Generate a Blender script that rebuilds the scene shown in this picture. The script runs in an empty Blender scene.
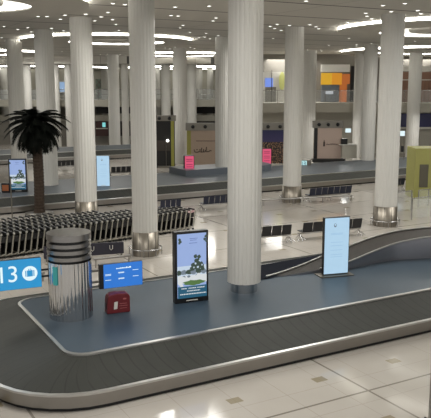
import bpy, math, random
from mathutils import Vector
random.seed(7)
S = bpy.context.scene
COL = S.collection
PI = math.pi

# ------------------------------------------------------------------ camera, world, exposure
F, T, H = 710.0, math.radians(9.75), 7.0
cam_d = bpy.data.cameras.new('camera'); cam = bpy.data.objects.new('camera', cam_d); COL.objects.link(cam)
cam.location = (0, 0, H); cam.rotation_euler = (PI/2 - T, 0, 0)
cam_d.sensor_width = 36; cam_d.sensor_fit = 'HORIZONTAL'; cam_d.lens = 36*F/431
cam_d.clip_end = 400; S.camera = cam
wd = bpy.data.worlds.new('world'); S.world = wd; wd.use_nodes = True
wd.node_tree.nodes['Background'].inputs[0].default_value = (1.0, 0.985, 0.96, 1)
wd.node_tree.nodes['Background'].inputs[1].default_value = .85
S.view_settings.view_transform = 'Standard'; S.view_settings.look = 'None'
S.view_settings.exposure = 0.0; S.view_settings.gamma = 1.0; S.view_settings.use_curve_mapping = False
COVE = 12.0; DOME = 1.7
def area(name, loc, size, power, rot=(0, 0, 0), col=(1, .985, .94)):
    d = bpy.data.lights.new(name, 'AREA'); d.shape = 'DISK'; d.size = size; d.energy = power; d.color = col
    o = bpy.data.objects.new(name, d); o.location = loc; o.rotation_euler = rot; COL.objects.link(o); return o

for lx, ly in ((-12, 22), (4, 28), (-2, 33.5), (16, 33), (-16.5, 40), (6, 50), (-10, 62), (18, 55), (-2, 74), (22, 80), (8, 78), (-20, 80), (4, 92), (-16, 100), (18, 100), (22, 30), (0, 14)):
    area('ceiling_fill', (lx, ly, 9.95), 5.0, 640)  # unseen fill discs added for brightness, standing in for the many ceiling lights

def P(px, py, z=0.0):
    """point of the place at height z that the photograph shows at px, py"""
    x = (px-215.5)/F; y = -(py-209)/F
    d = Vector((x, math.cos(T)+y*math.sin(T), -math.sin(T)+y*math.cos(T)))
    t = (z-H)/d.z
    return Vector((d.x*t, d.y*t, z))
def Q(px, py, D):
    """point at distance D in front of the gallery"""
    x = (px-215.5)/F; y = -(py-209)/F
    d = Vector((x, math.cos(T)+y*math.sin(T), -math.sin(T)+y*math.cos(T)))
    t = D/d.y
    return Vector((d.x*t, D, H+d.z*t))
# the hall's own axes: u along the carousels, v across
A = math.radians(29.4); U = Vector((math.cos(A), math.sin(A), 0)); V = Vector((-math.sin(A), math.cos(A), 0)); Z = Vector((0, 0, 1))

# ------------------------------------------------------------------ materials
def srgb(r, g, b):
    f = lambda c: (c/255/12.92 if c/255 <= .04045 else ((c/255+.055)/1.055)**2.4)
    return (f(r), f(g), f(b), 1)
def mat(name, rgb, rough=.5, metal=0, emit=0, noise=0, nscale=5, spec=.5, coat=0, bump=0):
    m = bpy.data.materials.new(name); m.use_nodes = True; nt = m.node_tree; b = nt.nodes['Principled BSDF']
    c = srgb(*rgb)
    b.inputs['Base Color'].default_value = c; b.inputs['Roughness'].default_value = rough
    b.inputs['Metallic'].default_value = metal; b.inputs['Specular IOR Level'].default_value = spec
    b.inputs['Coat Weight'].default_value = coat
    tc = nt.nodes.new('ShaderNodeTexCoord'); nz = nt.nodes.new('ShaderNodeTexNoise'); nz.inputs['Scale'].default_value = nscale
    nz.inputs['Detail'].default_value = 3
    nt.links.new(tc.outputs['Object'], nz.inputs['Vector'])
    mx = nt.nodes.new('ShaderNodeMix'); mx.data_type = 'RGBA'
    k = noise or .04
    mx.inputs[6].default_value = tuple(x*(1-k) for x in c[:3])+(1,); mx.inputs[7].default_value = tuple(min(1, x*(1+k)) for x in c[:3])+(1,)
    nt.links.new(nz.outputs['Fac'], mx.inputs[0])
    if emit:
        b.inputs['Base Color'].default_value = (.02, .02, .02, 1)
        nt.links.new(mx.outputs[2], b.inputs['Emission Color']); b.inputs['Emission Strength'].default_value = emit
    else:
        nt.links.new(mx.outputs[2], b.inputs['Base Color'])
    if bump:
        bp = nt.nodes.new('ShaderNodeBump'); bp.inputs['Strength'].default_value = bump; bp.inputs['Distance'].default_value = .02
        nt.links.new(nz.outputs['Fac'], bp.inputs['Height']); nt.links.new(bp.outputs[0], b.inputs['Normal'])
    return m
def nodes_of(m):
    nt = m.node_tree
    def N(t, **k):
        n = nt.nodes.new(t)
        for a, v in k.items(): setattr(n, a, v)
        return n
    def M(op, a, b=None, c=None):
        n = N('ShaderNodeMath', operation=op)
        for i, x in enumerate((a, b, c)):
            if x is None: continue
            if isinstance(x, (int, float)): n.inputs[i].default_value = x
            else: nt.links.new(x, n.inputs[i])
        return n.outputs[0]
    def MIX(f, a, b):
        n = N('ShaderNodeMix', data_type='RGBA')
        for i, x in ((0, f), (6, a), (7, b)):
            if isinstance(x, (int, float, tuple)): n.inputs[i].default_value = x
            else: nt.links.new(x, n.inputs[i])
        return n.outputs[2]
    return nt, N, M, MIX

def uv_coords(nt, N, M):
    tc = N('ShaderNodeTexCoord'); sp = N('ShaderNodeSeparateXYZ'); nt.links.new(tc.outputs['Object'], sp.inputs[0])
    x, y = sp.outputs[0], sp.outputs[1]
    u = M('ADD', M('MULTIPLY', x, U.x), M('MULTIPLY', y, U.y)); v = M('ADD', M('MULTIPLY', x, V.x), M('MULTIPLY', y, V.y))
    return tc, u, v
def floor_mat():
    m = mat('polished_marble', (190, 182, 160), .1, coat=.0)
    nt, N, M, MIX = nodes_of(m); b = nt.nodes['Principled BSDF']
    tc, u, v = uv_coords(nt, N, M)
    nz = N('ShaderNodeTexNoise'); nz.inputs['Scale'].default_value = .35; nz.inputs['Detail'].default_value = 5
    nt.links.new(tc.outputs['Object'], nz.inputs['Vector'])
    base = MIX(nz.outputs['Fac'], srgb(168, 162, 154), srgb(190, 184, 175))
    def line(w, period, half, off=0.0):
        f = M('FRACT', M('ADD', M('DIVIDE', w, period), 100+off)); d = M('ABSOLUTE', M('SUBTRACT', f, .5))
        return M('LESS_THAN', d, half/period)
    tile = M('MAXIMUM', line(u, 1.2, .006), line(v, 1.2, .006))
    strip = M('MAXIMUM', line(v, 3.6, .03, .2), line(u, 7.2, .03))
    sq = M('MULTIPLY', line(u, 2.4, .17, .25), line(v, 2.4, .13, .1))
    c = MIX(M('MULTIPLY', tile, .45), base, srgb(120, 112, 96))
    c = MIX(M('MULTIPLY', strip, .7), c, srgb(88, 82, 70))
    c = MIX(M('MULTIPLY', sq, .75), c, srgb(130, 118, 88))
    nt.links.new(c, b.inputs['Base Color'])
    return m
def ceil_mat():
    m = mat('ceiling_paint', (150, 145, 136), .75)
    nt, N, M, MIX = nodes_of(m); b = nt.nodes['Principled BSDF']
    tc, u, v = uv_coords(nt, N, M)
    f = M('FRACT', M('ADD', M('DIVIDE', v, 4.75), 100.15)); d = M('ABSOLUTE', M('SUBTRACT', f, .5))
    g = M('LESS_THAN', d, .10/4.75)
    f2 = M('FRACT', M('ADD', M('DIVIDE', u, 9.5), 100.4)); d2 = M('ABSOLUTE', M('SUBTRACT', f2, .5))
    g = M('MAXIMUM', g, M('MULTIPLY', M('LESS_THAN', d2, .03/9.5), .5))
    nt.links.new(MIX(g, srgb(196, 192, 184), srgb(82, 80, 77)), b.inputs['Base Color'])
    return m
def belt_mat(name, rgb, dark):
    m = mat(name, rgb, .6, spec=.25); nt, N, M, MIX = nodes_of(m); b = nt.nodes['Principled BSDF']
    uvn = N('ShaderNodeUVMap'); sp = N('ShaderNodeSeparateXYZ'); nt.links.new(uvn.outputs[0], sp.inputs[0])
    u, v = sp.outputs[0], sp.outputs[1]
    curve = M('MULTIPLY', M('SINE', M('MULTIPLY', v, PI)), .10)
    s = M('FRACT', M('DIVIDE', M('ADD', M('ADD', u, curve), M('MULTIPLY', v, .28)), .34))
    edge = M('LESS_THAN', s, .10)
    hgt = s
    nz = N('ShaderNodeTexNoise'); nz.inputs['Scale'].default_value = 1.7; nz.inputs['Detail'].default_value = 4
    nt.links.new(uvn.outputs[0], nz.inputs['Vector'])
    base = MIX(nz.outputs['Fac'], tuple(x*.8 for x in srgb(*rgb)[:3])+(1,), tuple(x*1.2 for x in srgb(*rgb)[:3])+(1,))
    nt.links.new(MIX(M('MULTIPLY', edge, .45), base, srgb(*dark)), b.inputs['Base Color'])
    bp = N('ShaderNodeBump'); bp.inputs['Strength'].default_value = .25; bp.inputs['Distance'].default_value = .02
    nt.links.new(hgt, bp.inputs['Height']); nt.links.new(bp.outputs[0], b.inputs['Normal'])
    return m
def deck_mat():
    m = mat('blue_deck_laminate', (78, 92, 112), .22)
    return m

FLOOR = floor_mat(); CEIL = ceil_mat()
BELT = belt_mat('rubber_belt', (54, 55, 51), (34, 34, 32))
BELT2 = belt_mat('rubber_belt_worn', (50, 46, 42), (38, 36, 33))
DECK = mat('blue_deck_laminate', (57, 72, 84), .42, noise=.1, nscale=.8, spec=.35)
DECK2 = mat('grey_deck_laminate', (84, 90, 95), .45, noise=.1, nscale=.8, spec=.35)
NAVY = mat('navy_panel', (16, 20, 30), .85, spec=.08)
STEEL = mat('brushed_steel', (158, 155, 151), .32, 1, noise=.06, nscale=3)
POLISH = mat('polished_steel', (205, 205, 205), .12, 1)
RIM = mat('steel_rim', (196, 195, 192), .36, 1)
SKIRT = mat('column_steel_cladding', (150, 143, 132), .38, .85)
SHAFT = mat('column_gypsum', (200, 198, 192), .6, noise=.03, nscale=1.5)
BLACK = mat('black_plastic', (16, 16, 18), .35)
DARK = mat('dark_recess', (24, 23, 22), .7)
SEAT = mat('black_seat', (26, 26, 30), .4)
SEATN = mat('navy_seat', (30, 34, 52), .4)
CHROME = mat('chrome', (190, 190, 190), .2, 1)
GREYM = mat('dull_metal', (120, 116, 108), .4, .7)
TFRAME = mat('trolley_frame', (150, 146, 134), .45, .3)
WHITE = mat('white_panel', (205, 202, 194), .5)
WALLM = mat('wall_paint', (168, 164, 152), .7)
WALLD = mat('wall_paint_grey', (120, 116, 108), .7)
SAND = mat('sand_hoarding', (150, 132, 116), .7)
GREYL = mat('pale_grey_plastic', (168, 166, 158), .5)
RUBBER = mat('rubber', (22, 22, 22), .6)

# ------------------------------------------------------------------ mesh helpers
class MB:
    def __init__(s): s.v = []; s.f = []; s.m = []; s.uv = {}; s.sm = []
    def add(s, vs, fs, mi=0, smooth=False, uvs=None):
        b = len(s.v); s.v += [tuple(p) for p in vs]
        for k, f in enumerate(fs):
            s.f.append([b+i for i in f]); s.m.append(mi); s.sm.append(smooth)
            if uvs: s.uv[len(s.f)-1] = [uvs[i] for i in f]
        return s
    def box(s, c, ax, ay, az, mi=0):
        c = Vector(c); vs = [c+ax*i+ay*j+az*k for k in (-1, 1) for j in (-1, 1) for i in (-1, 1)]
        return s.add(vs, [(0, 2, 3, 1), (4, 5, 7, 6), (0, 1, 5, 4), (2, 6, 7, 3), (0, 4, 6, 2), (1, 3, 7, 5)], mi)
    def bx(s, x0, x1, y0, y1, z0, z1, mi=0):
        return s.box(((x0+x1)/2, (y0+y1)/2, (z0+z1)/2), Vector(((x1-x0)/2, 0, 0)), Vector((0, (y1-y0)/2, 0)), Vector((0, 0, (z1-z0)/2)), mi)
    def tube(s, pts, r, n=6, mi=0, caps=True, smooth=True):
        pts = [Vector(p) for p in pts]; vs = []; fs = []
        rs = r if isinstance(r, (list, tuple)) else [r]*len(pts)
        ref = None
        for i, p in enumerate(pts):
            d = (pts[min(i+1, len(pts)-1)]-pts[max(i-1, 0)]).normalized()
            a = d.cross(Vector((0, 0, 1)) if abs(d.z) < .9 else Vector((1, 0, 0))).normalized()
            if ref is not None:
                a = (ref - d*ref.dot(d)).normalized()
            ref = a; bb = d.cross(a)
            for k in range(n):
                t = 2*PI*k/n; vs.append(p+(a*math.cos(t)+bb*math.sin(t))*rs[i])
        for i in range(len(pts)-1):
            for k in range(n):
                fs.append((i*n+k, i*n+(k+1) % n, (i+1)*n+(k+1) % n, (i+1)*n+k))
        s.add(vs, fs, mi, smooth)
        if caps:
            s.add(vs[:n], [tuple(range(n))[::-1]], mi); s.add(vs[-n:], [tuple(range(n))], mi)
        return s
    def lathe(s, prof, n=32, c=(0, 0, 0), mi=0, smooth=True):
        vs = []; fs = []
        for r, z in prof:
            for k in range(n):
                t = 2*PI*k/n; vs.append((c[0]+r*math.cos(t), c[1]+r*math.sin(t), c[2]+z))
        for i in range(len(prof)-1):
            for k in range(n):
                fs.append((i*n+k, i*n+(k+1) % n, (i+1)*n+(k+1) % n, (i+1)*n+k))
        return s.add(vs, fs, mi, smooth)
    def poly(s, pts, mi=0): return s.add(pts, [tuple(range(len(pts)))], mi)
    def prism(s, pts, d, mi=0):
        pts = [Vector(p) for p in pts]; n = len(pts); q = [p+d for p in pts]
        return s.add(pts+q, [tuple(range(n))[::-1], tuple(range(n, 2*n))]+[(i, (i+1) % n, n+(i+1) % n, n+i) for i in range(n)], mi)
    def build(s, name, mats, parent=None, bevel=0):
        me = bpy.data.meshes.new(name); me.from_pydata(s.v, [], s.f)
        if not isinstance(mats, (list, tuple)): mats = [mats]
        for m in mats: me.materials.append(m)
        for i, p in enumerate(me.polygons): p.material_index = s.m[i]; p.use_smooth = s.sm[i]
        if s.uv:
            l = me.uv_layers.new(name='UVMap')
            for i, p in enumerate(me.polygons):
                if i in s.uv:
                    for li, c in zip(p.loop_indices, s.uv[i]): l.data[li].uv = c
        me.update()
        o = bpy.data.objects.new(name, me); COL.objects.link(o)
        if parent: o.parent = parent
        if bevel:
            b = o.modifiers.new('b', 'BEVEL'); b.width = bevel; b.segments = 2; b.limit_method = 'ANGLE'
        return o
def tag(o, label, cat, group=None, kind=None):
    o['label'] = label; o['category'] = cat
    if group: o['group'] = group
    if kind: o['kind'] = kind
    return o
def empty(name, loc, label, cat, group=None, rz=0, kind='thing'):
    o = bpy.data.objects.new(name, None); o.location = loc; o.rotation_euler = (0, 0, rz); COL.objects.link(o)
    return tag(o, label, cat, group, kind)
def struct(o): o['kind'] = 'structure'; return o
def copy_tree(o, parent=None):
    c = o.copy(); COL.objects.link(c)
    if parent: c.parent = parent
    for ch in list(o.children): copy_tree(ch, c)
    return c
def text(body, size, m, parent, loc, rx=PI/2, ext=.002, name='lettering', align='CENTER'):
    d = bpy.data.curves.new(name, 'FONT'); d.body = body; d.size = size; d.extrude = ext; d.align_x = align; d.align_y = 'CENTER'
    d.materials.append(m); t0 = bpy.data.objects.new(name, d); COL.objects.link(t0)
    bpy.context.view_layer.update(); me = bpy.data.meshes.new_from_object(t0); bpy.data.objects.remove(t0); o = bpy.data.objects.new(name, me); COL.objects.link(o); o.parent = parent; o.location = loc
    o.rotation_euler = (rx, 0, 0); return o

# ------------------------------------------------------------------ room shell
CZ = 10.5; SZ = 9.65   # main ceiling and the lower one at the back of the hall
struct(MB().poly([(-60, -6, 0), (60, -6, 0), (60, 135, 0), (-60, 135, 0)]).build('floor', FLOOR))
struct(MB().poly([(-60, 4, CZ), (-60, 135, CZ), (60, 135, CZ), (60, 4, CZ)]).build('ceiling', CEIL))
struct(MB().bx(-60, 60, 83.5, 135, SZ, CZ-.01).build('ceiling_back', CEIL))
struct(MB().bx(-60, 60, 135, 135.4, 0, CZ).build('wall_back', WALLM))
struct(MB().bx(-60.4, -60, 4, 135, 0, CZ).build('wall_left', WALLM))
struct(MB().bx(60, 60.4, 4, 135, 0, CZ).build('wall_right', WALLM))

# ------------------------------------------------------------------ ceiling rafts with cove light
GLOW = mat('cove_glow', (255, 250, 240), emit=COVE); DGLOW = mat('dome_glow', (255, 250, 238), emit=DOME)
RAFT = mat('raft_paint', (192, 188, 180), .7)
def raft(x, y, R, r, label, hx=0, hy=0, drop=.16):
    root = empty('cove_ceiling_light', (x, y, CZ if y < 84 else SZ), label, 'ceiling light')
    n = 64; z0 = -drop
    ring = lambda rr, z, ox=0, oy=0: [(ox+rr*math.cos(2*PI*k/n), oy+rr*math.sin(2*PI*k/n), z) for k in range(n)]
    def band(a, b, m, nm):
        MB().add(a+b, [(k, (k+1) % n, n+(k+1) % n, n+k) for k in range(n)], 0, True).build(nm, m, root)
    # underside panel: ring with an opening, thickness 6 cm
    b = MB()
    for za, zb in ((z0, z0-.07),):
        o1 = ring(R, za); o2 = ring(R, zb); i1 = ring(r, za, hx, hy); i2 = ring(r, zb, hx, hy)
        vs = o1+o2+i1+i2; fs = []
        for k in range(n):
            j = (k+1) % n
            fs += [(k, j, n+j, n+k), (2*n+k, 3*n+k, 3*n+j, 2*n+j), (n+k, n+j, 3*n+j, 3*n+k), (k, 2*n+k, 2*n+j, j)]
        b.add(vs, fs)
    b.build('raft_panel', RAFT, root)
    band(ring(R-.12, z0), ring(R-.12, -.01), GLOW, 'light_strip')
    band(ring(r+.1, z0, hx, hy), ring(r+.1, -.06, hx, hy), GLOW, 'inner_light_strip')
    # shallow lit dome inside the opening
    MB().lathe([(r+.1, -.06), (r*.8, -.045), (r*.62, -.03)], 48, (hx, hy, 0)).build('lit_dome', DGLOW, root)
    MB().lathe([(r*.62, -.03), (r*.6, -.16), (.01, -.18)], 48, (hx, hy, 0)).build('dome_centre', RAFT, root)
    return root
raft(-10.7, 29.2, 5.6, 2.9, 'round cove light with bright oval centre at the upper left frame corner', .25, .6)
raft(-8.0, 54, 6.3, 3.6, 'round cove light ring behind the second fluted column top', .6, .5)
raft(14.6, 43.2, 7.3, 4.6, 'wide cove light ring at the right ceiling edge, nearer of the right pair', 0, 1)
raft(20.6, 70.5, 8.4, 5.0, 'wide cove light ring right side, seen below the nearer ring')
raft(-3.5, 78, 5.2, 3.4, 'far cove light ring straight ahead above the middle shopfront')
raft(-24, 100, 10, 6.5, 'far cove light ring at the left back of the hall')
raft(-24, 74, 7, 4.0, 'cove light ring at the left, behind the palm crown')
raft(20, 101, 9, 5.5, 'far cove light ring at the right back of the hall')
raft(-4, 99, 8, 5, 'farthest cove light ring at the middle back of the hall')
raft(-33, 50, 7, 4.2, 'cove light ring left of the picture beyond the trolleys')
raft(7, 17, 5.5, 3.2, 'cove light ring overhead above the near carousel')
raft(27, 24, 5.5, 3.2, 'cove light ring overhead to the right of the near carousel')

# ------------------------------------------------------------------ columns
def column(px, top, base_y=None, D=None, w=None, label='', z0=0.0, skirt='wide', group=None, ztop=CZ, shift=0):
    if D is None: b = P(px, base_y, z0); D = b.y+.5
    q = Q(px, top if top is not None else 100, D)
    x = P(px, base_y, z0).x*(D/(P(px, base_y, z0).y)) if base_y else q.x
    r = w/2*(D*math.cos(T)+(H-z0-(0 if base_y else 6))*math.sin(T))/F
    r = w/2*(D+1)/F
    root = empty('fluted_column', (x, D, z0), label, 'column', group)
    hh = ztop-z0; nf = 22; n = nf*8 if D < 60 else nf*4
    sb = (.30 if skirt == 'narrow' else 1.02) if skirt else 0
    prof = []
    for k in range(n):
        t = 2*PI*k/n; c = abs(math.sin(nf*t/2)); prof.append(r*(.968+.032*c**.7))
    vs = []; fs = []
    for z in (sb, hh):
        vs += [(prof[k]*math.cos(2*PI*k/n), prof[k]*math.sin(2*PI*k/n), z) for k in range(n)]
    fs = [(k, (k+1) % n, n+(k+1) % n, n+k) for k in range(n)]+[tuple(range(n))[::-1]]
    MB().add(vs, fs).build('shaft', SHAFT, root)
    if skirt == 'wide':
        b = MB(); R = r*1.06; b.lathe([(R-.06, sb+.002), (R, sb), (R, .0)], 40)
        for k in range(10):
            t = 2*PI*k/10; b.box((R*math.cos(t), R*math.sin(t), sb/2), Vector((-math.sin(t), math.cos(t), 0))*.008, Vector((math.cos(t), math.sin(t), 0))*.006, Z*(sb/2-.01), 1)
        b.build('steel_cladding', [SKIRT, DARK], root)
        b = MB(); rr = R+.13; ring = [(rr*math.cos(2*PI*k/32), rr*math.sin(2*PI*k/32), .3) for k in range(33)]
        b.tube(ring, .028, 6)
        for k in range(8):
            t = 2*PI*k/8; b.tube([(rr*math.cos(t), rr*math.sin(t), 0), (rr*math.cos(t), rr*math.sin(t), .3)], .018, 5)
        b.build('bumper_rail', CHROME, root)
    elif skirt == 'narrow':
        MB().lathe([(r*.8, 0), (r*.8, sb+.01)], 40).build('steel_base', POLISH, root)
    return root
colA = column(86.8, 15.5, 221, label='fluted white column standing behind the trolley rows', w=21)
colB = column(145.6, 0, 257, label='fluted white column on steel cladding beside the trolley row end', w=24.6)
colC = column(243.4, 0, 291.5, label='thick fluted column rising through the blue carousel deck', w=32.6, z0=.8, skirt='narrow')
colC.location.y -= .35
colD = column(384.7, 13, 227, label='fluted white column on steel cladding left of the yellow booth', w=22)
colG = column(291.6, 30, 203, label='fluted white column between the two waiting benches', w=18)
column(49.5, 30, D=45.3, base_y=190, w=18, label='fluted column in the far carousel deck just behind the palm', z0=.8, skirt=None)
column(13.6, 39.5, D=54, w=15, label='fluted column at the left frame edge behind the blue totem', skirt=None)
column(179.8, 48, D=66, w=13.5, label='fluted column beside the narrow yellow strips and dark doorway', skirt=None)
column(112.8, 55.5, D=80, w=11, label='slim far fluted column beyond the white far totem', skirt=None)
column(223, 37.5, D=52, w=15, label='fluted column half hidden by the thick deck column', skirt=None)
column(309.6, 51.3, D=71, w=14, label='slim fluted column left of the orange shop display', skirt=None)
column(371.5, 44.5, D=61, w=13.3, label='fluted column close behind the right clad column', skirt=None)
column(416.2, 54, D=71.3, w=12.5, label='slim fluted column behind the yellow booth', skirt=None)
column(359.5, 54, D=71.5, w=8.5, label='thin far column right of the orange shop display', skirt=None)
for px, tp, D, w in ((26, 64, 85, 8.5), (68, 61, 85, 8), (55, 62, 85, 7), (124.5, 69, 85, 7), (104.5, 70, 98.5, 7), (165.5, 65, 85, 9), (191.5, 64, 85, 9.5), (199, 69, 98, 6.5), (157, 72, 98.5, 6), (279.5, 66, 98, 9), (4, 68, 98.5, 8), (141, 66, 98.5, 8), (390, 62, 98, 7), (90, 68, 98.5, 7), (176, 68, 98.5, 7), (210, 69, 98, 6)):
    column(px, tp, D=D, w=w, label='slim distant fluted column at the far end of the hall', skirt=None, group='distant columns at the back', ztop=SZ-.02)

# ------------------------------------------------------------------ downlights
LAMP = mat('lamp_glow', (255, 252, 244), emit=5)
dl = empty('downlight', (0, 0, 0), '', 'downlight')
MB().lathe([(.13, -.001), (.13, -.03), (.09, -.03)], 16).build('trim_ring', WHITE, dl)
MB().lathe([(.09, -.028), (.001, -.028)], 16).build('lamp', LAMP, dl)
first = [True]
def downlight(x, y, label, group, s=1.0):
    o = dl if first[0] else copy_tree(dl); first[0] = False
    o.location = (x, y, CZ); o.scale = (s, s, 1); o['label'] = label; o['group'] = group
for c, nm in ((colA, 'behind the trolley rows'), (colD, 'left of the yellow booth'), (colG, 'between the benches'), ):
    for k in range(8):
        t = 2*PI*(k+.5)/8; R = 1.25 if k % 2 else 1.65
        downlight(c.location.x+R*math.cos(t), c.location.y+R*1.3*math.sin(t), 'small bright downlight around the top of the column '+nm, 'downlights around the column top '+nm)
for X, Y, nm in ((Q(41, 30, 45.3).x, 45.3, 'behind the palm'), (Q(13.6, 39, 54).x, 54, 'at the left edge'), (Q(371, 44, 61).x, 61, 'behind the right clad column'), (Q(223, 37, 52).x, 52, 'half hidden by the thick column'), (Q(113, 55, 80).x, 80, 'beyond the white far totem'), (Q(309, 51, 71).x, 71, 'left of the orange display'), (Q(180, 48, 66).x, 66, 'beside the dark doorway'), (Q(416, 54, 75).x, 75, 'behind the yellow booth')):
    for k in range(6):
        t = 2*PI*(k+.25)/6
        downlight(X+1.35*math.cos(t), Y+1.9*math.sin(t), 'small bright downlight around the top of the column '+nm, 'downlights around the column top '+nm)
for px, py in ((52, 5), (59, 7), (30, 15.5), (38, 16), (4, 26), (108, 12), (31, 10), (175, 6.5), (209, 5.5), (171, 15), (178, 15.5), (213, 20.5), (216, 17.5), (180, 27.5), (183, 25), (190, 32), (199, 37), (306, 0.5), (277, 24), (273, 38), (383, 5), (405, 3), (354, 33), (329, 45), (116, 24), (119, 30), (60, 44), (62, 51), (113, 3), (348, 22), (415, 41), (349, 38), (206, 33), (125, 4)):
    q = P(px, py, CZ); downlight(q.x, q.y, 'small round downlight in the open grey ceiling', 'downlights scattered over the open ceiling', .9)

# ------------------------------------------------------------------ carousels
def rrect(u0, u1, v0, v1, r, off, n=8):
    """rounded outline, offset outward by off, anticlockwise from the near-right corner"""
    out = []
    for cu, cv, a0 in ((u0+r, v0+r, PI), (u1-r, v0+r, 1.5*PI), (u1-r, v1-r, 0), (u0+r, v1-r, .5*PI)):
        for k in range(n+1):
            t = a0+.5*PI*k/n; out.append((cu+(r+off)*math.cos(t), cv+(r+off)*math.sin(t)))
    return out
def dens(pl, step=.6):
    o = []
    for i in range(len(pl)):
        a, b = pl[i], pl[(i+1) % len(pl)]; L = math.dist(a, b); k = max(1, int(L/step))
        o += [(a[0]+(b[0]-a[0])*j/k, a[1]+(b[1]-a[1])*j/k) for j in range(k)]
    return o
def ribbon(mb, a, b, closed=True, mi=0, smooth=True):
    n = len(a); vs = list(a)+list(b); fs = []; d = 0; us = [0]
    for i in range(n): d += (Vector(b[(i+1) % n])-Vector(b[i])).length; us.append(d)
    base = len(mb.v); mb.v += [tuple(p) for p in vs]
    for i in range(n if closed else n-1):
        j = (i+1) % n
        mb.f.append([base+i, base+j, base+n+j, base+n+i]); mb.m.append(mi); mb.sm.append(smooth)
        mb.uv[len(mb.f)-1] = [(us[i], 1), (us[i+1], 1), (us[i+1], 0), (us[i], 0)]
def carousel(O, u1, vw, r, bw, zi, zo, label, u0=0, deckm=None, inset=0):
    O = Vector((O[0], O[1], 0)); root = empty('baggage_carousel', O, label, 'baggage carousel', None, A)
    base = rrect(u0, u1, 0, vw, r, 0)
    def ring(off, z): return [(p[0], p[1], z) for p in rings(off)]
    def rings(off):
        # same vertex count for every offset: densify straight runs of the corner lists
        pl = rrect(u0+(inset if off < .2 else 0), u1, (-inset*3 if off < .2 else 0), vw, r, off); o = []
        for i in range(len(pl)):
            a, b = pl[i], pl[(i+1) % len(pl)]; k = 40 if i % 9 == 8 and (i//9) % 2 == 0 else (8 if i % 9 == 8 else 1)
            o += [(a[0]+(b[0]-a[0])*j/k, a[1]+(b[1]-a[1])*j/k) for j in range(k)]
        return o
    b = MB(); ribbon(b, ring(.07, zi-.03), ring(bw, zo)); b.build('belt', BELT, root)
    b = MB(); ribbon(b, ring(-.02, zi), ring(-.02, zi+.02)); ribbon(b, ring(-.02, zi+.02), ring(.07, zi+.01)); ribbon(b, ring(.07, zi+.01), ring(.07, zi-.035)); b.build('inner_rim', RIM, root)
    b = MB(); ribbon(b, ring(bw-.01, zo-.005), ring(bw-.01, zo+.03)); ribbon(b, ring(bw-.01, zo+.03), ring(bw+.07, zo+.02)); ribbon(b, ring(bw+.07, zo+.02), ring(bw+.07, zo-.03)); b.build('outer_rim', RIM, root)
    b = MB(); ribbon(b, ring(bw+.065, zo-.03), ring(bw+.04, .09)); b.build('side_panel', STEEL, root)
    b = MB(); ribbon(b, ring(bw-.02, .09), ring(bw-.02, .0)); ribbon(b, ring(bw+.04, .09), ring(bw-.02, .09)); b.build('plinth', BLACK, root)
    d = MB(); pl = [(p[0], p[1], zi) for p in rings(0)]; d.prism([(p[0], p[1], zi-.05) for p in pl], Vector((0, 0, .05))); d.build('deck', deckm or DECK, root)
    return root
near = carousel((-3.63, 15.97), 34, 4.75, .5, 1.62, .8, .4, 'large near baggage carousel with blue deck and dark sloping belt', inset=.11)
near.location.z = 0
far = carousel((-12.6, 39.6), 62, 6.2, .8, 1.0, .8, .4, 'long second baggage carousel beyond the trolleys, with grey blue deck', u0=-8, deckm=DECK2)
third = carousel((-30, 60), 34, 5.5, .8, 1.2, .8, .4, 'distant third baggage carousel seen between the left columns', deckm=DECK2)
# infeed belt rising over the near deck at the right
inv = near.matrix_world
def loc(p):   # place -> near carousel's own axes
    d = Vector(p)-Vector((-3.63, 15.97, 0)); return Vector((d.dot(U), d.dot(V), d.z))
outl = [(266, 277.5, .81), (283, 272.5, .84), (297, 267.6, .9), (309, 262.8, .97), (321, 257.6, 1.07), (336, 251.6, 1.18), (351, 246, 1.28), (371, 238.5, 1.42), (393, 232.6, 1.52), (412, 229.8, 1.56), (431, 228, 1.58), (470, 226, 1.58)]
innl = [(268, 278.3, .81), (287, 275.2, .83), (300, 273, .86), (311, 271, .89), (323, 269, .93), (337, 266, .98), (351, 261.8, 1.05), (373, 252.5, 1.22), (395, 244.3, 1.4), (412, 240.5, 1.5), (431, 237.6, 1.57), (470, 235, 1.58)]
oo = [loc(P(*p)) for p in outl]; ii = [loc(P(*p)) for p in innl]
def refine(L, k=4):
    o = []
    for i in range(len(L)-1):
        p0, p1, p2, p3 = L[max(i-1, 0)], L[i], L[i+1], L[min(i+2, len(L)-1)]
        for j in range(k):
            t = j/k; o.append(.5*((2*p1)+(p2-p0)*t+(2*p0-5*p1+4*p2-p3)*t*t+(3*p1-3*p2+p3-p0)*t**3))
    return o+[L[-1]]
oo = refine(oo); ii = refine(ii)
b = MB(); ribbon(b, ii, oo, False); b.build('infeed_belt', BELT2, near)
b = MB(); up = Vector((0, 0, .03)); b.tube([p+up for p in oo], .035, 6); b.build('infeed_outer_rim', RIM, near)
b = MB(); b.tube([p+up for p in ii[15:]], .035, 6); b.build('infeed_inner_rim', RIM, near)
b = MB(); ribbon(b, ii, [Vector((p.x, p.y, .8)) for p in ii], False); b.build('infeed_side_panel', mat('infeed_side_steel', (160, 160, 166), .3, .9), near)
b = MB(); ribbon(b, oo, [Vector((p.x, p.y, .8)) for p in oo], False); b.build('infeed_back_panel', NAVY, near)
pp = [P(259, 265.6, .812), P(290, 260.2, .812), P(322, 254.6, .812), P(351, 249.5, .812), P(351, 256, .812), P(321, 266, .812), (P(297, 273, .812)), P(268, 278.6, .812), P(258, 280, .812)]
b = MB(); b.prism([loc(p) for p in pp], Vector((0, 0, .012))); b.build('deck_shade_sheet', NAVY, near)  # thin dark sheet standing in for the shaded deck behind the infeed
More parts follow.
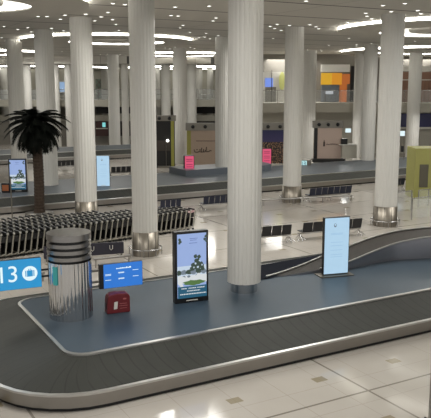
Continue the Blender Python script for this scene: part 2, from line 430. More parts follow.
for px, py in ((373, 256), (399, 250)):
    q = loc(P(px, py+4, .8)); h = .33 if px < 380 else .5
    b = MB(); b.box(q+Vector((0, -.06, h/2)), Vector((.035, 0, 0)), Vector((0, .02, 0)), Vector((0, 0, h/2))); b.build('support_post', WHITE, near)
# ------------------------------------------------------------------ second carousel's raised infeed
b = MB()
for (u_a, u_b) in ((2.0, 10.0),):
    pts = []
    for k in range(25):
        t = k/24; pts.append(Vector((18+7*t, 4.6-2.2*math.sin(t*PI/2)**2, .8+.02)))
b.prism([Vector((14, 3.4, .8)), Vector((20.6, 3.4, .8)), Vector((21.5, 3.9, .8)), Vector((21.8, 4.8, .8)), Vector((21.8, 6.1, .8)), Vector((14, 6.1, .8))], Vector((0, 0, .45)))
b.build('raised_infeed_box', mat('infeed_grey', (92, 98, 106), .3), far)

# ------------------------------------------------------------------ round steel pillar with the belt number sign
c = P(71.5, 315.5, .8)
cyl = empty('steel_ventilation_drum', c, 'polished round steel drum with ringed top beside the belt 13 sign', 'steel drum')
R = .585
b = MB(); n = 72; vs = []
for z in (.0, 1.58):
    for k in range(n*2):
        t = 2*PI*k/(2*n); rr = R-(.012 if k % 4 in (2, 3) else 0); vs.append((rr*math.cos(t), rr*math.sin(t), z))
b.add(vs, [(k, (k+1) % (2*n), 2*n+(k+1) % (2*n), 2*n+k) for k in range(2*n)]); b.build('fluted_body', POLISH, cyl)
MB().lathe([(R-.07, 1.56), (R-.07, 2.25)], 48).build('dark_core', BLACK, cyl)
DRUM = mat('satin_steel', (150, 148, 146), .28, .95)
for k in range(4):
    z = 1.65+k*.175; h = .10 if k < 3 else .17
    MB().lathe([(R-.09, z), (R+.01, z), (R+.01, z+h), (R-.09, z+h)] if k < 3 else [(R-.09, z), (R+.01, z), (R+.01, z+h), (0.001, z+h)], 56, smooth=False).build('steel_ring', DRUM, cyl)
TEAL = mat('teal_sticker', (60, 170, 165), emit=.5)
b = MB(); a0 = math.radians(233)
for k in range(5):
    t = a0+k*.05; b.add([((R+.008)*math.cos(t), (R+.008)*math.sin(t), 1.0), ((R+.008)*math.cos(t+.05), (R+.008)*math.sin(t+.05), 1.0), ((R+.008)*math.cos(t+.05), (R+.008)*math.sin(t+.05), 1.5), ((R+.008)*math.cos(t), (R+.008)*math.sin(t), 1.5)], [(0, 1, 2, 3)])
b.build('teal_light_label', TEAL, cyl)

# emissive screen colours
BLUE13 = mat('sign_blue', (26, 146, 205), emit=.95); WHT = mat('sign_white', (225, 245, 250), emit=1.0)
SBLUE = mat('screen_blue', (35, 120, 215), emit=.9)
def panel(name, px0, px1, base, wdt, hgt, z, label, cat, ang=A, thick=.12, group=None):
    pass
# belt number sign
q = P(0, 0, 0) if False else None
def at_depth(px, py, D): return Q(px, py, D)
cz = c
s0 = Q(41.5, 272, c.y-.25)
sign = empty('belt_number_sign', s0, 'lit blue hanging sign with white 13 and suitcase symbol', 'sign', rz=math.radians(24))
MB().bx(-1.55, 0, 0, .1, -.41, .41).build('housing', BLACK, sign, .01)
MB().bx(-1.54, -.01, -.012, -.001, -.4, .4).build('lit_face', BLUE13, sign)
text('1', .62, WHT, sign, (-1.04, -.016, -.0), ext=.003, name='digit_one'); text('3', .62, WHT, sign, (-.75, -.016, -.0), ext=.003, name='digit_three')
X0 = -.31
b = MB(); b.add([(X0+.2*math.cos(2*PI*k/40), -.017, .0+.2*math.sin(2*PI*k/40)) for k in range(40)], [tuple(range(40))]); b.build('round_symbol', WHT, sign)
b = MB(); b.bx(X0-.075, X0+.075, -.022, -.018, -.085, .085)
for sgn in (-1, 1): b.bx(X0+sgn*.105-.013, X0+sgn*.105+.013, -.022, -.018, -.08, .08)
b.bx(X0-.04, X0-.028, -.022, -.018, .085, .12); b.bx(X0+.028, X0+.04, -.022, -.018, .085, .12); b.bx(X0-.04, X0+.04, -.022, -.018, .11, .122); b.build('suitcase_symbol', BLUE13, sign)
b = MB(); b.bx(0, .5, .03, .07, .02, .07); b.bx(0, .5, .03, .07, -.16, -.11); b.build('wall_bracket', BLACK, sign)

# blue information screen
s1 = Q(104, 289, c.y+.45)
scr = empty('information_screen', s1, 'blue flat information screen right of the steel drum, above the red box', 'screen', rz=math.radians(24))
MB().bx(-.12, 1.14, .0, .14, 0, .7).build('housing', BLACK, scr, .01)
MB().bx(0, 1.125, -.012, -.001, .01, .695).build('lit_face', SBLUE, scr)
b = MB()
x = .36
for k in range(9):
    w = random.uniform(.03, .07); hh = random.uniform(.02, .045); b.bx(x, x+w, -.016, -.013, .54, .54+hh); x += w+.006
for xx, zz in ((.04, .40), (.04, .37), (.42, .43), (.42, .41), (.84, .46), (.04, .235), (.42, .26), (.42, .24), (.84, .28)):
    b.bx(xx, xx+.17, -.016, -.013, zz, zz+.014)
b.build('text_lines', WHT, scr)
b = MB(); b.bx(-.85, -.1, .04, .1, .5, .56); b.bx(-.85, -.1, .04, .1, .18, .24); b.build('mounting_arm', GREYM, scr)

# red box
r0 = P(107.2, 314.5, .8)
red = empty('red_collection_box', r0, 'dark red box with rounded top and white tag on the blue deck', 'box', rz=math.radians(22))
REDM = mat('dark_red_plastic', (98, 24, 30), .4); RED2 = mat('faded_print', (165, 95, 95), .5)
out = [(0, 0), (.66, 0), (.66, .38)]
for k in range(7): t = k/6*PI/2; out.append((.56+.1*math.cos(t), .42+.12*math.sin(t)))
out += [(.3, .56)]
for k in range(7): t = PI/2+k/6*PI/2; out.append((.16+.14*math.cos(t), .38+.16*math.sin(t)))
MB().prism([(x, 0, z) for x, z in out], Vector((0, .34, 0))).build('shell', REDM, red, .02)
b = MB(); b.add([(.19, -.006, .12), (.29, -.006, .13), (.31, -.006, .34), (.21, -.006, .33)], [(0, 1, 2, 3)]); b.build('white_tag', WHITE, red)
b = MB(); b.bx(.36, .56, -.006, -.002, .26, .275); b.bx(.34, .58, -.006, -.002, .2, .212); b.bx(.36, .56, -.006, -.002, .13, .142); b.bx(.46, .55, -.006, -.002, .38, .42); b.build('printed_lines', RED2, red)
MB().bx(-.004, -.001, .1, .2, .1, .3).build('side_handle', BLACK, red)

# advertising totems -------------------------------------------------
C_SKY = mat('display_sky', (158, 182, 232), emit=.85); C_SKYP = mat('display_pale_sky', (205, 222, 240), emit=.85); C_TREE = mat('display_tree', (62, 84, 70), emit=.6)
C_WHITE = mat('display_white', (225, 230, 232), emit=.85); C_LAWN = mat('display_lawn', (92, 132, 70), emit=.7)
C_TEAL = mat('display_teal', (22, 92, 122), emit=.8); C_GREY = mat('display_grey', (130, 145, 160), emit=.7); C_TXT = mat('display_text', (90, 105, 180), emit=.7)
def landscape(b, w, h, z0, y, rnd):
    """layered poster picture: sky, trees, pale blossom, lawn, teal caption band. materials 0..7"""
    L = [0]
    def rect(x0, x1, za, zb, mi): L[0] += 1; yy = y-.0012*L[0]; b.add([(x0, yy, z0+za), (x1, yy, z0+za), (x1, yy, z0+zb), (x0, yy, z0+zb)], [(0, 1, 2, 3)], mi)
    def blob(x, z, r, mi, sy=1.0, n=14):
        L[0] += 1; yy = y-.0012*L[0]
        pts = []
        for k in range(n):
            t = 2*PI*k/n; q = r*rnd.uniform(.75, 1.1); xx = min(max(x+q*math.cos(t), .002), w-.002); pts.append((xx, yy, z0+min(max(z+q*sy*math.sin(t), .002), h-.002)))
        b.add([(x, yy, z0+z)]+pts, [(0, 1+k, 1+(k+1) % n) for k in range(n)], mi)
    rect(0, w, 0, h, 0)
    rect(0, w, h*.30, h*.5, 1)
    for k in range(6): blob(w*(.05+.17*k), h*.40, w*.11, 2 if k % 2 == 0 else 6, .8)
    for dx, dz, rr in ((.68, .56, .12), (.56, .5, .10), (.8, .5, .12), (.62, .64, .07), (.74, .63, .07), (.5, .45, .08), (.86, .44, .08), (.68, .47, .12)): blob(w*dx, h*dz, w*rr, 2)
    for dx, dz, rr in ((.62, .53, .035), (.76, .57, .03), (.7, .47, .04), (.84, .5, .03), (.56, .47, .03)): blob(w*dx, h*dz, w*rr, 1)
    rect(0, w, h*.23, h*.35, 3)
    for k in range(9): blob(w*rnd.uniform(.02, .98), h*rnd.uniform(.3, .36), w*.06, 3 if k % 3 else 6, .7)
    blob(w*.55, h*.235, w*.42, 4, .22, 24)
    for dx, dz, rr in ((.08, .25, .09), (.18, .28, .05), (.13, .2, .06), (.05, .33, .04)): blob(w*dx, h*dz, w*rr, 3)
    rect(0, w, 0, h*.185, 5)
    for z, x0, x1 in ((.145, .12, .3), (.145, .36, .62), (.145, .66, .92), (.105, .3, .75), (.06, .06, .95)):
        x = w*x0
        while x < w*x1-.01:
            ww = rnd.uniform(.02, .05); rect(x, min(x+ww, w*x1), h*z, h*z+h*.016, 3); x += ww+.01
    for z, x0, x1 in ((.93, .38, .66), (.905, .4, .62), (.86, .36, .64)): rect(w*x0, w*x1, h*z, h*z+h*.007, 7)
    for dx, dz in ((.04, .93), (.07, .9), (.94, .95), (.9, .91), (.96, .88), (.03, .88)): blob(w*dx, h*dz, w*.05, 2)
MATS = [C_SKY, C_SKYP, C_TREE, C_WHITE, C_LAWN, C_TEAL, C_GREY, C_TXT]
def totem(base, w, h, rz, label, thick=.22, frame=.07, pic='land', foot=False, sill=.16, scale=1):
    root = empty('display_totem', base, label, 'digital totem', rz=rz)
    z0 = .05 if foot else 0
    MB().bx(0, w, 0, thick, z0, h).build('housing', BLACK, root, .012)
    sw, sh = w-2*frame, h-z0-frame-sill
    b = MB()
    if pic == 'land':
        landscape(b, sw, sh, 0, 0, random.Random(3)); o = b.build('screen', MATS, root)
    elif pic == 'white':
        b.bx(0, sw, -.001, 0, 0, sh)
        b.add([(sw*.42+.05*math.cos(k), -.004, sh*.87+.07*math.sin(k)) for k in [i*2*PI/12 for i in range(12)]], [tuple(range(12))], 1)
        b.add([(sw*.42+.03*math.cos(k), -.006, sh*.88+.04*math.sin(k)) for k in [i*2*PI/12 for i in range(12)]], [tuple(range(12))], 0)
        for z in (.3, .34, .42, .5, .56, .7, .72): b.bx(sw*.25, sw*.75, -.004, -.002, sh*z, sh*z+.02, 2)
        o = b.build('screen', [mat('white_screen', (178, 212, 236), emit=.95), C_GREY, mat('pale_print', (158, 196, 226), emit=.95)], root)
    else:
        b.bx(0, sw, -.001, 0, 0, sh)
        for z in (.2, .38, .5, .7, .8): b.bx(sw*.15, sw*.85, -.006, -.002, sh*z, sh*z+.05, 1)
        o = b.build('screen', [mat('pink_screen', (225, 84, 122), emit=.85), mat('dark_pink_print', (150, 30, 70), emit=.7)], root)
    o.location = (frame, -.003, z0+sill)
    if foot:
        MB().bx(-.16, w+.12, -.2, thick+.2, 0, .035).build('base_plate', GREYM, root, .006)
    else:
        b = MB(); b.bx(w*.33, w*.67, -.006, -.001, .055, .085); b.build('maker_label', WHITE, root)
    return root
k0 = P(175.3, 304.3, .8)
totem(k0, 1.04, 2.12, math.radians(23), 'black upright totem with a garden landscape picture on the near blue deck')
totem(P(323, 276.5, .8), .93, 1.98, math.radians(17), 'white lit totem on a thin steel base plate at the far deck edge', thick=.14, frame=.025, pic='white', foot=True, sill=.02)
totem(P(9.5, 192, .82), 1.05, 1.98, math.radians(4), 'blue landscape totem on the far carousel deck left of the palm')
totem(P(97, 186.5, .82), .82, 1.95, math.radians(4), 'white lit totem on the far carousel deck between two columns', thick=.14, frame=.02, pic='white', sill=.02)
totem(P(184.5, 174.5, .82), .72, 1.35, math.radians(12), 'pink lit totem in front of the sand hoarding', frame=.04, pic='pink', sill=.04, thick=.5)
totem(Q(262, 164.5, 59.5)*1, .8, 1.35, math.radians(4), 'pink lit totem beside the night city mural', frame=.04, pic='pink', sill=.04)

# orange case left of blue totem
oc = P(1.5, 192.5, .82)
o = empty('orange_case', oc, 'small dark case with orange front beside the blue far totem', 'case')
MB().bx(0, .5, 0, .4, 0, .55).build('shell', BLACK, o, .03); MB().bx(.06, .44, -.012, -.002, .1, .45).build('orange_front', mat('orange_print', (170, 100, 60), .6), o)

# ------------------------------------------------------------------ luggage trolleys
tr = empty('luggage_trolley', (0, 0, 0), 'silver luggage trolley nested in the long rows behind the steel drum', 'luggage trolley', 'nested luggage trolley rows')
b = MB()
for s in (-1, 1):
    b.tube([(-.43, s*.30, 1.0), (-.38, s*.30, .72), (-.31, s*.29, .2), (-.12, s*.27, .13), (.5, s*.19, .12)], [.03, .034, .034, .034, .022], 5)
b.tube([(-.30, -.28, .16), (-.30, .28, .16)], .018, 4); b.tube([(.5, -.19, .12), (.5, .19, .12)], .018, 4)
b.build('frame', TFRAME, tr)
MB().tube([(-.43, -.27, 1.02), (-.43, .27, 1.02)], .042, 6).build('handle', BLACK, tr)
for s in (-1, 1):
    MB().bx(-.47, -.39, s*.3-.035, s*.3+.035, .985, 1.045).build('handle_bracket', GREYL, tr)
b = MB()
for s in (-1, 1): b.prism([(-.36, s*.265, .90), (-.1, s*.25, .86), (-.1, s*.25, .66), (-.34, s*.265, .66)], Vector((0, .012, 0)))
b.bx(-.36, -.1, -.25, .25, .655, .67); b.bx(-.11, -.1, -.25, .25, .66, .86)
b.build('basket', RUBBER, tr)
MB().prism([(-.345, -.25, .6), (-.29, -.25, .2), (-.29, .25, .2), (-.345, .25, .6)], Vector((.02, 0, 0))).build('back_plate', RUBBER, tr)
MB().bx(-.28, .5, -.17, .17, .13, .145).build('platform', GREYM, tr)
wh = MB().tube([(0, -.015, 0), (0, .015, 0)], .06, 10).build('wheel', RUBBER, tr); wh.location = (-.30, .26, .06)
for p in ((-.30, -.26, .06), (.42, 0, .06)):
    w2 = wh.copy(); COL.objects.link(w2); w2.location = p
a0 = P(-14, 262); a1 = P(193, 230.5); rd = (a1-a0); L = rd.length; rd.normalize(); rn = Vector((-rd.y, rd.x, 0)); ra = math.atan2(rd.y, rd.x)
firstt = True
for row in range(5):
    Lr = L-(0, .35, 3.0, 4.4, 6.2)[row]
    k = 0; d = 0.0
    while d < Lr:
        p = a0+rd*d+rn*(.35+row*.74)
        skip = (p-colA.location).xy.length < 1.05 or (p-colB.location).xy.length < 1.0
        if not skip:
            o = tr if firstt else copy_tree(tr); firstt = False
            o.location = (p.x, p.y, 0); o.rotation_euler = (0, 0, ra+random.uniform(-.02, .02)+PI)
        d += .285 if row else .275
# dark trolley barrier with white marks
q0 = P(44, 262); q1 = P(124, 256)
bar = empty('trolley_barrier', q0, 'low dark barrier panel with white marks in front of the trolleys', 'barrier', rz=math.atan2((q1-q0).y, (q1-q0).x))
Lb = (q1-q0).length
MB().bx(0, Lb, 0, .06, .12, .62).build('panel', mat('dark_panel', (46, 44, 56), .4), bar)
for k in range(4):
    x = .35+k*.78
    b = MB(); b.tube([(x, -.01, .5), (x, -.01, .36), (x+.06, -.01, .3), (x+.12, -.01, .36), (x+.12, -.01, .5)], .016, 4); b.build('white_mark', WHITE, bar)
for k in range(3): MB().bx(.1+k*(Lb-.2)/2-.03, .1+k*(Lb-.2)/2+.03, -.02, .08, 0, .12).build('foot', GREYM, bar)
# steel guard rails on the floor behind the near carousel
def rail(p0, p1, label, z=.32):
    d = p1-p0; o = empty('floor_guard_rail', p0, label, 'guard rail', rz=math.atan2(d.y, d.x)); L = d.length
    MB().tube([(0, 0, z), (L, 0, z)], .05, 8).build('rail', STEEL, o)
    n = max(2, int(L/1.6)+1)
    for k in range(n): MB().tube([(.08+k*(L-.16)/(n-1), 0, 0), (.08+k*(L-.16)/(n-1), 0, z)], .03, 6).build('post', STEEL, o)
rail(P(94, 268, .0), P(131, 264, 0), 'steel floor guard rail between the steel drum and clad column', .35)
rail(P(-20, 291, 0), P(45, 281, 0), 'steel floor guard rail behind the belt number sign', .3)
rail(P(262, 206), P(352, 201), 'slim guard rail in front of the far navy bench', .35)

# ------------------------------------------------------------------ benches
def bench(p0, p1, n, label, seatm, face=1, hs=1.0, sw=.56):
    d = p1-p0; L = d.length; ang = math.atan2(d.y, d.x)
    o = empty('waiting_bench', p0, label, 'bench', rz=ang)
    MB().bx(-.12, L+.12, .2, .26, .3, .36).build('beam', CHROME, o)
    for x in (.0, L) if n < 6 else (.0, L/2, L):
        b = MB(); b.tube([(x, .23, .3), (x-.0, -.08, .03)], .022, 5); b.tube([(x, .23, .3), (x, .6, .03)], .022, 5); b.tube([(x-.22, -.02, .03), (x, .23, .26), (x+.22, -.02, .03)], .018, 5)
        b.build('leg', CHROME, o)
    for k in range(n):
        x0 = k*L/n+.02; x1 = (k+1)*L/n-.02
        MB().bx(x0, x1, .02, .5, .40, .45).build('seat', seatm, o, .015)
        ss = MB(); ss.prism([(x0, -.02, .42), (x1, -.02, .42), (x1, -.10, .88), (x0, -.10, .88)], Vector((0, .04, 0))); ss.build('backrest', seatm, o, .01)
    return o
bench(P(251, 246.5), P(291, 243), 4, 'black waiting bench in view right beside the thick deck column', SEAT)
bench(P(302, 241.5), P(361, 236), 6, 'black waiting bench running behind the white lit totem', SEAT)
bench(P(309, 202.5), P(351, 199), 7, 'navy waiting bench in front of the far carousel', SEATN)
bench(P(203, 211.5), P(231, 209), 5, 'dark waiting bench in front of the far carousel beside the thick column', SEATN)
bench(P(160, 216), P(181, 214.5), 4, 'dark waiting bench behind the right end of the trolleys', SEATN)
bench(P(111, 178), P(131, 177), 4, 'black bench beyond the far carousel right of the white totem', SEAT)
bench(P(57, 171), P(75, 170), 4, 'black bench beyond the far carousel right of the palm', SEAT)
bench(P(383, 192), P(404, 190.5), 5, 'dark bench right of the clad column near the yellow booth', SEATN)

# ------------------------------------------------------------------ palm
pb = P(39.5, 214.5)
palm = empty('palm_tree', pb, 'dark indoor date palm with rough brown trunk by the trolleys', 'palm tree')
b = MB(); pts = []; rs = []
TH = 5.1
for k in range(60):
    z = TH*k/59; pts.append((.05*math.sin(z*.7), 0, z)); rs.append((.27 if k > 2 else .32)*(1+.10*(k % 2))+(0.05 if z > TH-.7 else 0))
b.tube(pts, rs, 12, smooth=False); b.build('trunk', mat('palm_trunk', (64, 52, 42), .9, noise=.5, nscale=9, bump=.5), palm)
b = MB(); rnd = random.Random(5)
for i in range(84):
    az = i*2.39996; el = math.radians(78-106*(i/83)**.9); Lf = rnd.uniform(1.6, 1.95)*(1 if i > 8 else .8)
    d = Vector((math.cos(az), math.sin(az), 0)); p = Vector((.0, 0, TH-.05)); rach = [p.copy()]
    e = el
    for k in range(10):
        e -= math.radians(5.5+rnd.uniform(0, 4)); p = p+(d*math.cos(e)+Z*math.sin(e))*Lf/10; rach.append(p.copy())
    b.tube(rach, [.028-.002*k for k in range(11)], 4, caps=False)
    side = d.cross(Z)
    for k in range(1, 11):
        for h in (0, .33, .66):
            if k == 10 and h: continue
            q = rach[k] if not h else rach[k].lerp(rach[min(k+1, 10)], h); tdir = (rach[min(k+1, 10)]-rach[k-1]).normalized()
            ll = .46*math.sin(PI*(.12+.8*(k+h)/11))+.08
            for s in (-1, 1):
                ld = (tdir*.75+side*s*.8+Z*(.05-.35)).normalized(); w = tdir*.04
                b.add([q-w, q+w, q+ld*ll], [(0, 1, 2)])
b.build('crown', mat('palm_leaf', (14, 17, 13), .8, spec=.1), palm)
MB().lathe([(.75, 0), (.78, .0), (.78, .12), (.3, .14)], 28).build('planter_ring', GREYM, palm)

# slim sign post at the left
po = empty('sign_post', P(12.5, 222), 'thin grey post standing at the left edge of the trolleys', 'post')
MB().tube([(0, 0, 0), (0, 0, 2.3)], .035, 8).build('pole', GREYM, po); MB().lathe([(.16, 0), (.16, .02), (.04, .04)], 16).build('base', GREYM, po)

# ------------------------------------------------------------------ right-hand glass gate and yellow booth
q = P(413.5, 199)
YEL = mat('olive_yellow_panel', (152, 150, 86), .6)
bo = empty('yellow_booth', (q.x, q.y, 0), 'olive yellow kiosk booth with dark door at the right frame edge', 'booth')
MB().bx(0, 5, 0, 2.0, 0, 3.2).build('body', YEL, bo)
MB().bx(.3, .85, -.03, -.005, .75, 2.2).build('door', mat('booth_door', (84, 80, 66), .5), bo)
b = MB(); b.bx(1.35, 1.6, -.02, -.005, .9, 1.1); b.bx(1.35, 1.6, -.02, -.005, 1.9, 2.05); b.build('notice', GREYM, bo)
MB().bx(1.3, 3.8, -.05, -.005, .78, .84).build('ledge', mat('pale_yellow', (200, 196, 120), .5), bo)
GL = bpy.data.materials.new('clear_glass'); GL.use_nodes = True
g = GL.node_tree.nodes['Principled BSDF']; g.inputs['Base Color'].default_value = (.8, .85, .85, 1); g.inputs['Roughness'].default_value = .05; g.inputs['Alpha'].default_value = .12
def glass_run(pts, h, label, name='glass_barrier', z=0, cat='glass barrier'):
    o = empty(name, pts[0], label, cat)
    for i in range(len(pts)-1):
        a = pts[i]-pts[0]; c2 = pts[i+1]-pts[0]; d = (c2-a); L = d.length; u = d/L; nn = Vector((-u.y, u.x, 0))
        MB().box((a+c2)/2+Z*(h/2+.05), u*(L/2-.04), nn*.006, Z*(h/2)).build('glass_pane', GL, o)
        MB().tube([a+Z*h, c2+Z*h], .022, 6).build('handrail', CHROME, o)
    for p in pts: MB().tube([p-pts[0], p-pts[0]+Z*(h+.02)], .03, 6).build('post', CHROME, o)
    return o
glass_run([P(396, 213), P(411, 210.5), P(411.5, 220), P(431, 217)], 1.15, 'low clear glass barrier with steel posts before the yellow booth')
glass_run([P(418, 207), P(428, 206), P(445, 204)], 1.0, 'short glass barrier directly in front of the yellow booth')
# steel post near the camera, lower right
p = P(434, 430)
np_ = empty('steel_gate_post', p, 'tall grey steel post close by at the lower right corner', 'post')
pz = 3.0
MB().box((0, 0, pz/2), Vector((.11, 0, 0)), Vector((0, .07, 0)), Vector((0, 0, pz/2))).build('upright', GREYM, np_)
b = MB(); b.tube([(-.1, 0, .2), (-.2, 0, .28), (-.24, 0, .2), (-.25, 0, -.0)], .02, 6); b.build('curved_bracket', BLACK, np_)

# ------------------------------------------------------------------ shopfronts and upper level, right and middle
def wallbox(name, px0, px1, py0, py1, D, dep, m, par=None):
    a = Q(px0, py1, D); c2 = Q(px1, py0, D)
    return MB().bx(a.x, c2.x, D, D+dep, a.z, c2.z).build(name, m, par)
def hoarding(px0, px1, py0, py1, D, label, m, name='hoarding', nspot=3, bulk=None, cat='hoarding'):
    a = Q(px0, py1, D); c2 = Q(px1, py0, D)
    o = empty(name, (a.x, D, a.z), label, cat)
    w, h = c2.x-a.x, c2.z-a.z
    MB().bx(0, w, 0, .25, 0, h).build('board', m, o)
    if bulk:
        zb = Q(px0, bulk, D).z-a.z
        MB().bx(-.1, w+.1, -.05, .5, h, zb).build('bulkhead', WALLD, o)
        for k in range(nspot):
            sp = MB().lathe([(.15, 0), (.15, .1), (.001, .1)], 12).build('round_spotlight', BLACK, o)
            sp.location = (w*(k+.5)/nspot, -.05, (h+zb)/2); sp.rotation_euler = (PI/2, 0, 0)
    return o, w, h
# middle sand hoarding with brown lettering
INK = mat('brown_ink', (70, 58, 52), .7)
o, w, h = hoarding(187, 236, 130.5, 166, 61, 'sand coloured hoarding with dark Arabic lettering in the middle of the hall', SAND, nspot=4, bulk=123)
MB().bx(0, .35, -.03, -.005, 0, h).build('yellow_strip', mat('olive_strip', (130, 126, 60), .6), o)
b = MB()
def stroke(pts, r=.035): b.tube([(x, -.03, z) for x, z in pts], r, 4)
cx, czz = .62, h*.42
stroke([(cx, czz+.15), (cx+.04, czz-.05), (cx+.25, czz-.1), (cx+.5, czz-.02), (cx+.5, czz+.18)])
stroke([(cx+.2, czz+.12), (cx+.3, czz+.16)]); stroke([(cx+.6, czz-.05), (cx+.66, czz+.3)]); stroke([(cx+.55, czz-.08), (cx+.95, czz-.06), (cx+.97, czz+.1)])
stroke([(cx+.8, czz-.05), (cx+.82, czz+.18)]); stroke([(cx+1.02, czz-.02), (cx+1.06, czz+.36)]); stroke([(cx+1.05, czz-.05), (cx+1.3, czz-.03), (cx+1.36, czz+.08), (cx+1.5, czz+.02)])
b.build('arabic_lettering', INK, o)
b = MB(); stroke([(cx+1.9, czz-.3), (cx+1.9, czz+.5)], .03); stroke([(cx+2.3, czz-.2), (cx+2.3, czz+.1)], .03); b.build('divider_line', INK, o)
MB().bx(.8, 3.2, -.02, -.005, h*.70, h*.715).build('thin_line', INK, o)
# dark doorway with narrow yellow jamb
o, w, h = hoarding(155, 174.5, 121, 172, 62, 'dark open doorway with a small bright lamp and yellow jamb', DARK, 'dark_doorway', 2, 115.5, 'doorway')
MB().bx(w-.32, w-.05, -.06, -.005, 0, h).build('yellow_jamb', mat('olive_jamb', (140, 138, 60), .6), o)
MB().lathe([(.001, -.12), (.09, -.08), (.12, 0), (.09, .08), (.001, .12)], 12, (1.15, -.1, h*.62)).build('lamp', LAMP, o)
MB().bx(.25, 1.35, -.25, -.02, .35, .55).build('counter', GREYM, o); MB().tube([(1.0, -.1, .2), (1.0, -.1, h*.6)], .03, 6).build('lamp_pole', GREYM, o)
MB().bx(0, w-.4, -.04, -.01, h*.42, h*.62).build('shelf_panel', mat('shelf_brown', (62, 54, 48), .7), o)
# night city mural
def mural_mat():
    m = mat('night_city_print', (30, 30, 80), .5); nt, N, M, MIX = nodes_of(m); bb = nt.nodes['Principled BSDF']
    tc = N('ShaderNodeTexCoord'); sp = N('ShaderNodeSeparateXYZ'); nt.links.new(tc.outputs['Object'], sp.inputs[0])
    vo = N('ShaderNodeTexNoise'); vo.inputs['Scale'].default_value = 9; vo.inputs['Detail'].default_value = 6; nt.links.new(tc.outputs['Object'], vo.inputs['Vector'])
    city = MIX(M('GREATER_THAN', vo.outputs['Fac'], .54), srgb(22, 16, 20), srgb(150, 115, 85))
    sky = MIX(M('MULTIPLY', M('SUBTRACT', sp.outputs[2], 1.9), .9), srgb(48, 40, 84), srgb(12, 18, 66))
    nt.links.new(MIX(M('GREATER_THAN', sp.outputs[2], 1.85), city, sky), bb.inputs['Base Color'])
    return m
hoarding(261.5, 286, 130, 163.5, 61, 'large mural of a night city skyline under blue sky', mural_mat(), 'city_mural', 2, 123, 'mural')
# beige board right
o, w, h = hoarding(313.5, 342, 128, 158.5, 62.5, 'pale beige hoarding with small dark logo and black left edge', mat('beige_hoarding', (176, 156, 144), .7), nspot=3, bulk=121)
MB().bx(0, .3, -.1, -.005, 0, h).build('black_edge', BLACK, o)
b = MB(); MB().bx(-.1, w+.3, -.5, .3, -.3, -.02).build('dark_base', DARK, o)
b = MB(); b.bx(.82, .98, -.02, -.005, h*.4, h*.55); b.bx(.86, .94, -.02, -.005, h*.55, h*.6)
x = 1.1
for k in range(7): b.tube([(x, -.02, h*.45), (x+.08, -.02, h*.45+random.uniform(.05, .16)), (x+.14, -.02, h*.45)], .022, 4); x += .15
b.build('logo_lettering', INK, o)
# little belt sign (cyan) far right of column
o = empty('small_belt_sign', Q(300.5, 167.5, 57), 'small pale cyan belt sign beside the fluted column at far carousel', 'sign')
MB().bx(-.4, .85, .0, .1, 0, .6).build('housing', GREYM, o); MB().bx(.0, .5, -.02, -.002, .05, .55).build('lit_face', mat('cyan_glow', (190, 235, 235), emit=.9), o)
b = MB(); b.bx(.12, .16, -.03, -.022, .12, .48); b.bx(.24, .40, -.03, -.022, .42, .48); b.bx(.24, .40, -.03, -.022, .27, .33); b.bx(.24, .40, -.03, -.022, .12, .18); b.bx(.36, .40, -.03, -.022, .12, .48); b.build('lettering', C_TEAL, o)
MB().tube([(.2, .05, -.0), (.2, .05, -.2)], .04, 6).build('stem', GREYM, o)

for lx in (3, 12, 21):
    area('ground_wall_fill', (lx, 68, 4.55), 1.5, 160)  # unseen fill added to brighten the dark ground-floor wall below the slab
# upper floor slab (right), at 61-66 m
a = Q(236, 112.5, 72.5); e = Q(236, 103, 72.5)
struct(MB().bx(a.x, 60, 72.5, 83.4, a.z, e.z).build('wall_mezzanine_edge', WALLM))
struct(MB().bx(a.x-.3, 60, 76, 76.3, 0, a.z).build('wall_ground_right', WALLM))
g2 = empty('glass_balustrade', (a.x, 72.6, e.z), 'glass balustrade with steel posts along the right upper floor', 'balustrade')
Lx = 60-a.x
MB().bx(0, Lx, .03, .05, .0, 1.2).build('glass_pane', GL, g2); MB().tube([(0, .04, 1.25), (Lx, .04, 1.25)], .03, 6).build('handrail', CHROME, g2)
x = 1.0
while x < 24:
    MB().bx(x-.025, x+.025, 0, .06, 0, 1.25).build('post', GREYM, g2); x += 1.6
# upper shop wall (right)
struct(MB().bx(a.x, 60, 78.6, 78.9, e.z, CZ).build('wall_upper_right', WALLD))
ORANGE = mat('orange_display', (226, 150, 30), emit=.75); OR2 = mat('deep_orange_display', (205, 110, 40), emit=.6)
sh = empty('orange_shop_display', Q(322, 103, 77), 'glowing orange and yellow shop display on the upper floor', 'shop display')
def local_rect(px0, px1, py0, py1, D, par, nm, m, dep=.2, off=0):
    q0 = Q(px0, py1, D)-par.location; q1 = Q(px1, py0, D)-par.location
    return MB().bx(q0.x, q1.x, off, off+dep, q0.z, q1.z).build(nm, m, par)
local_rect(321, 332, 73, 85, 77, sh, 'yellow_sign', mat('yellow_display', (232, 176, 36), emit=.75)); local_rect(332, 342, 73, 85, 77, sh, 'amber_sign', ORANGE); local_rect(342, 350, 74, 84, 77, sh, 'orange_sign', OR2)
local_rect(339.5, 347, 84, 103, 77, sh, 'orange_column', OR2); local_rect(321, 339, 84.5, 103, 77, sh, 'glazed_front', mat('blue_grey_glass', (112, 120, 132), .3))
local_rect(321, 350, 64.5, 72, 77, sh, 'white_fascia', mat('white_fascia_board', (235, 233, 228), .5)); local_rect(350, 356, 66, 103, 77, sh, 'dark_opening', DARK)
local_rect(325, 333, 91, 94, 77, sh, 'bright_items', mat('bright_goods', (220, 225, 230), emit=.7), .05, -.06)
for k in range(5): local_rect(323+k*4, 323.5+k*4, 84.5, 103, 77, sh, 'mullion', GREYM, .05, -.06)
sh2 = empty('brown_shop_front', Q(399, 103, 77.2), 'dim brown panelled shop front on the upper floor at right', 'shop front')
BRN = mat('brown_panel', (126, 92, 74), .6)
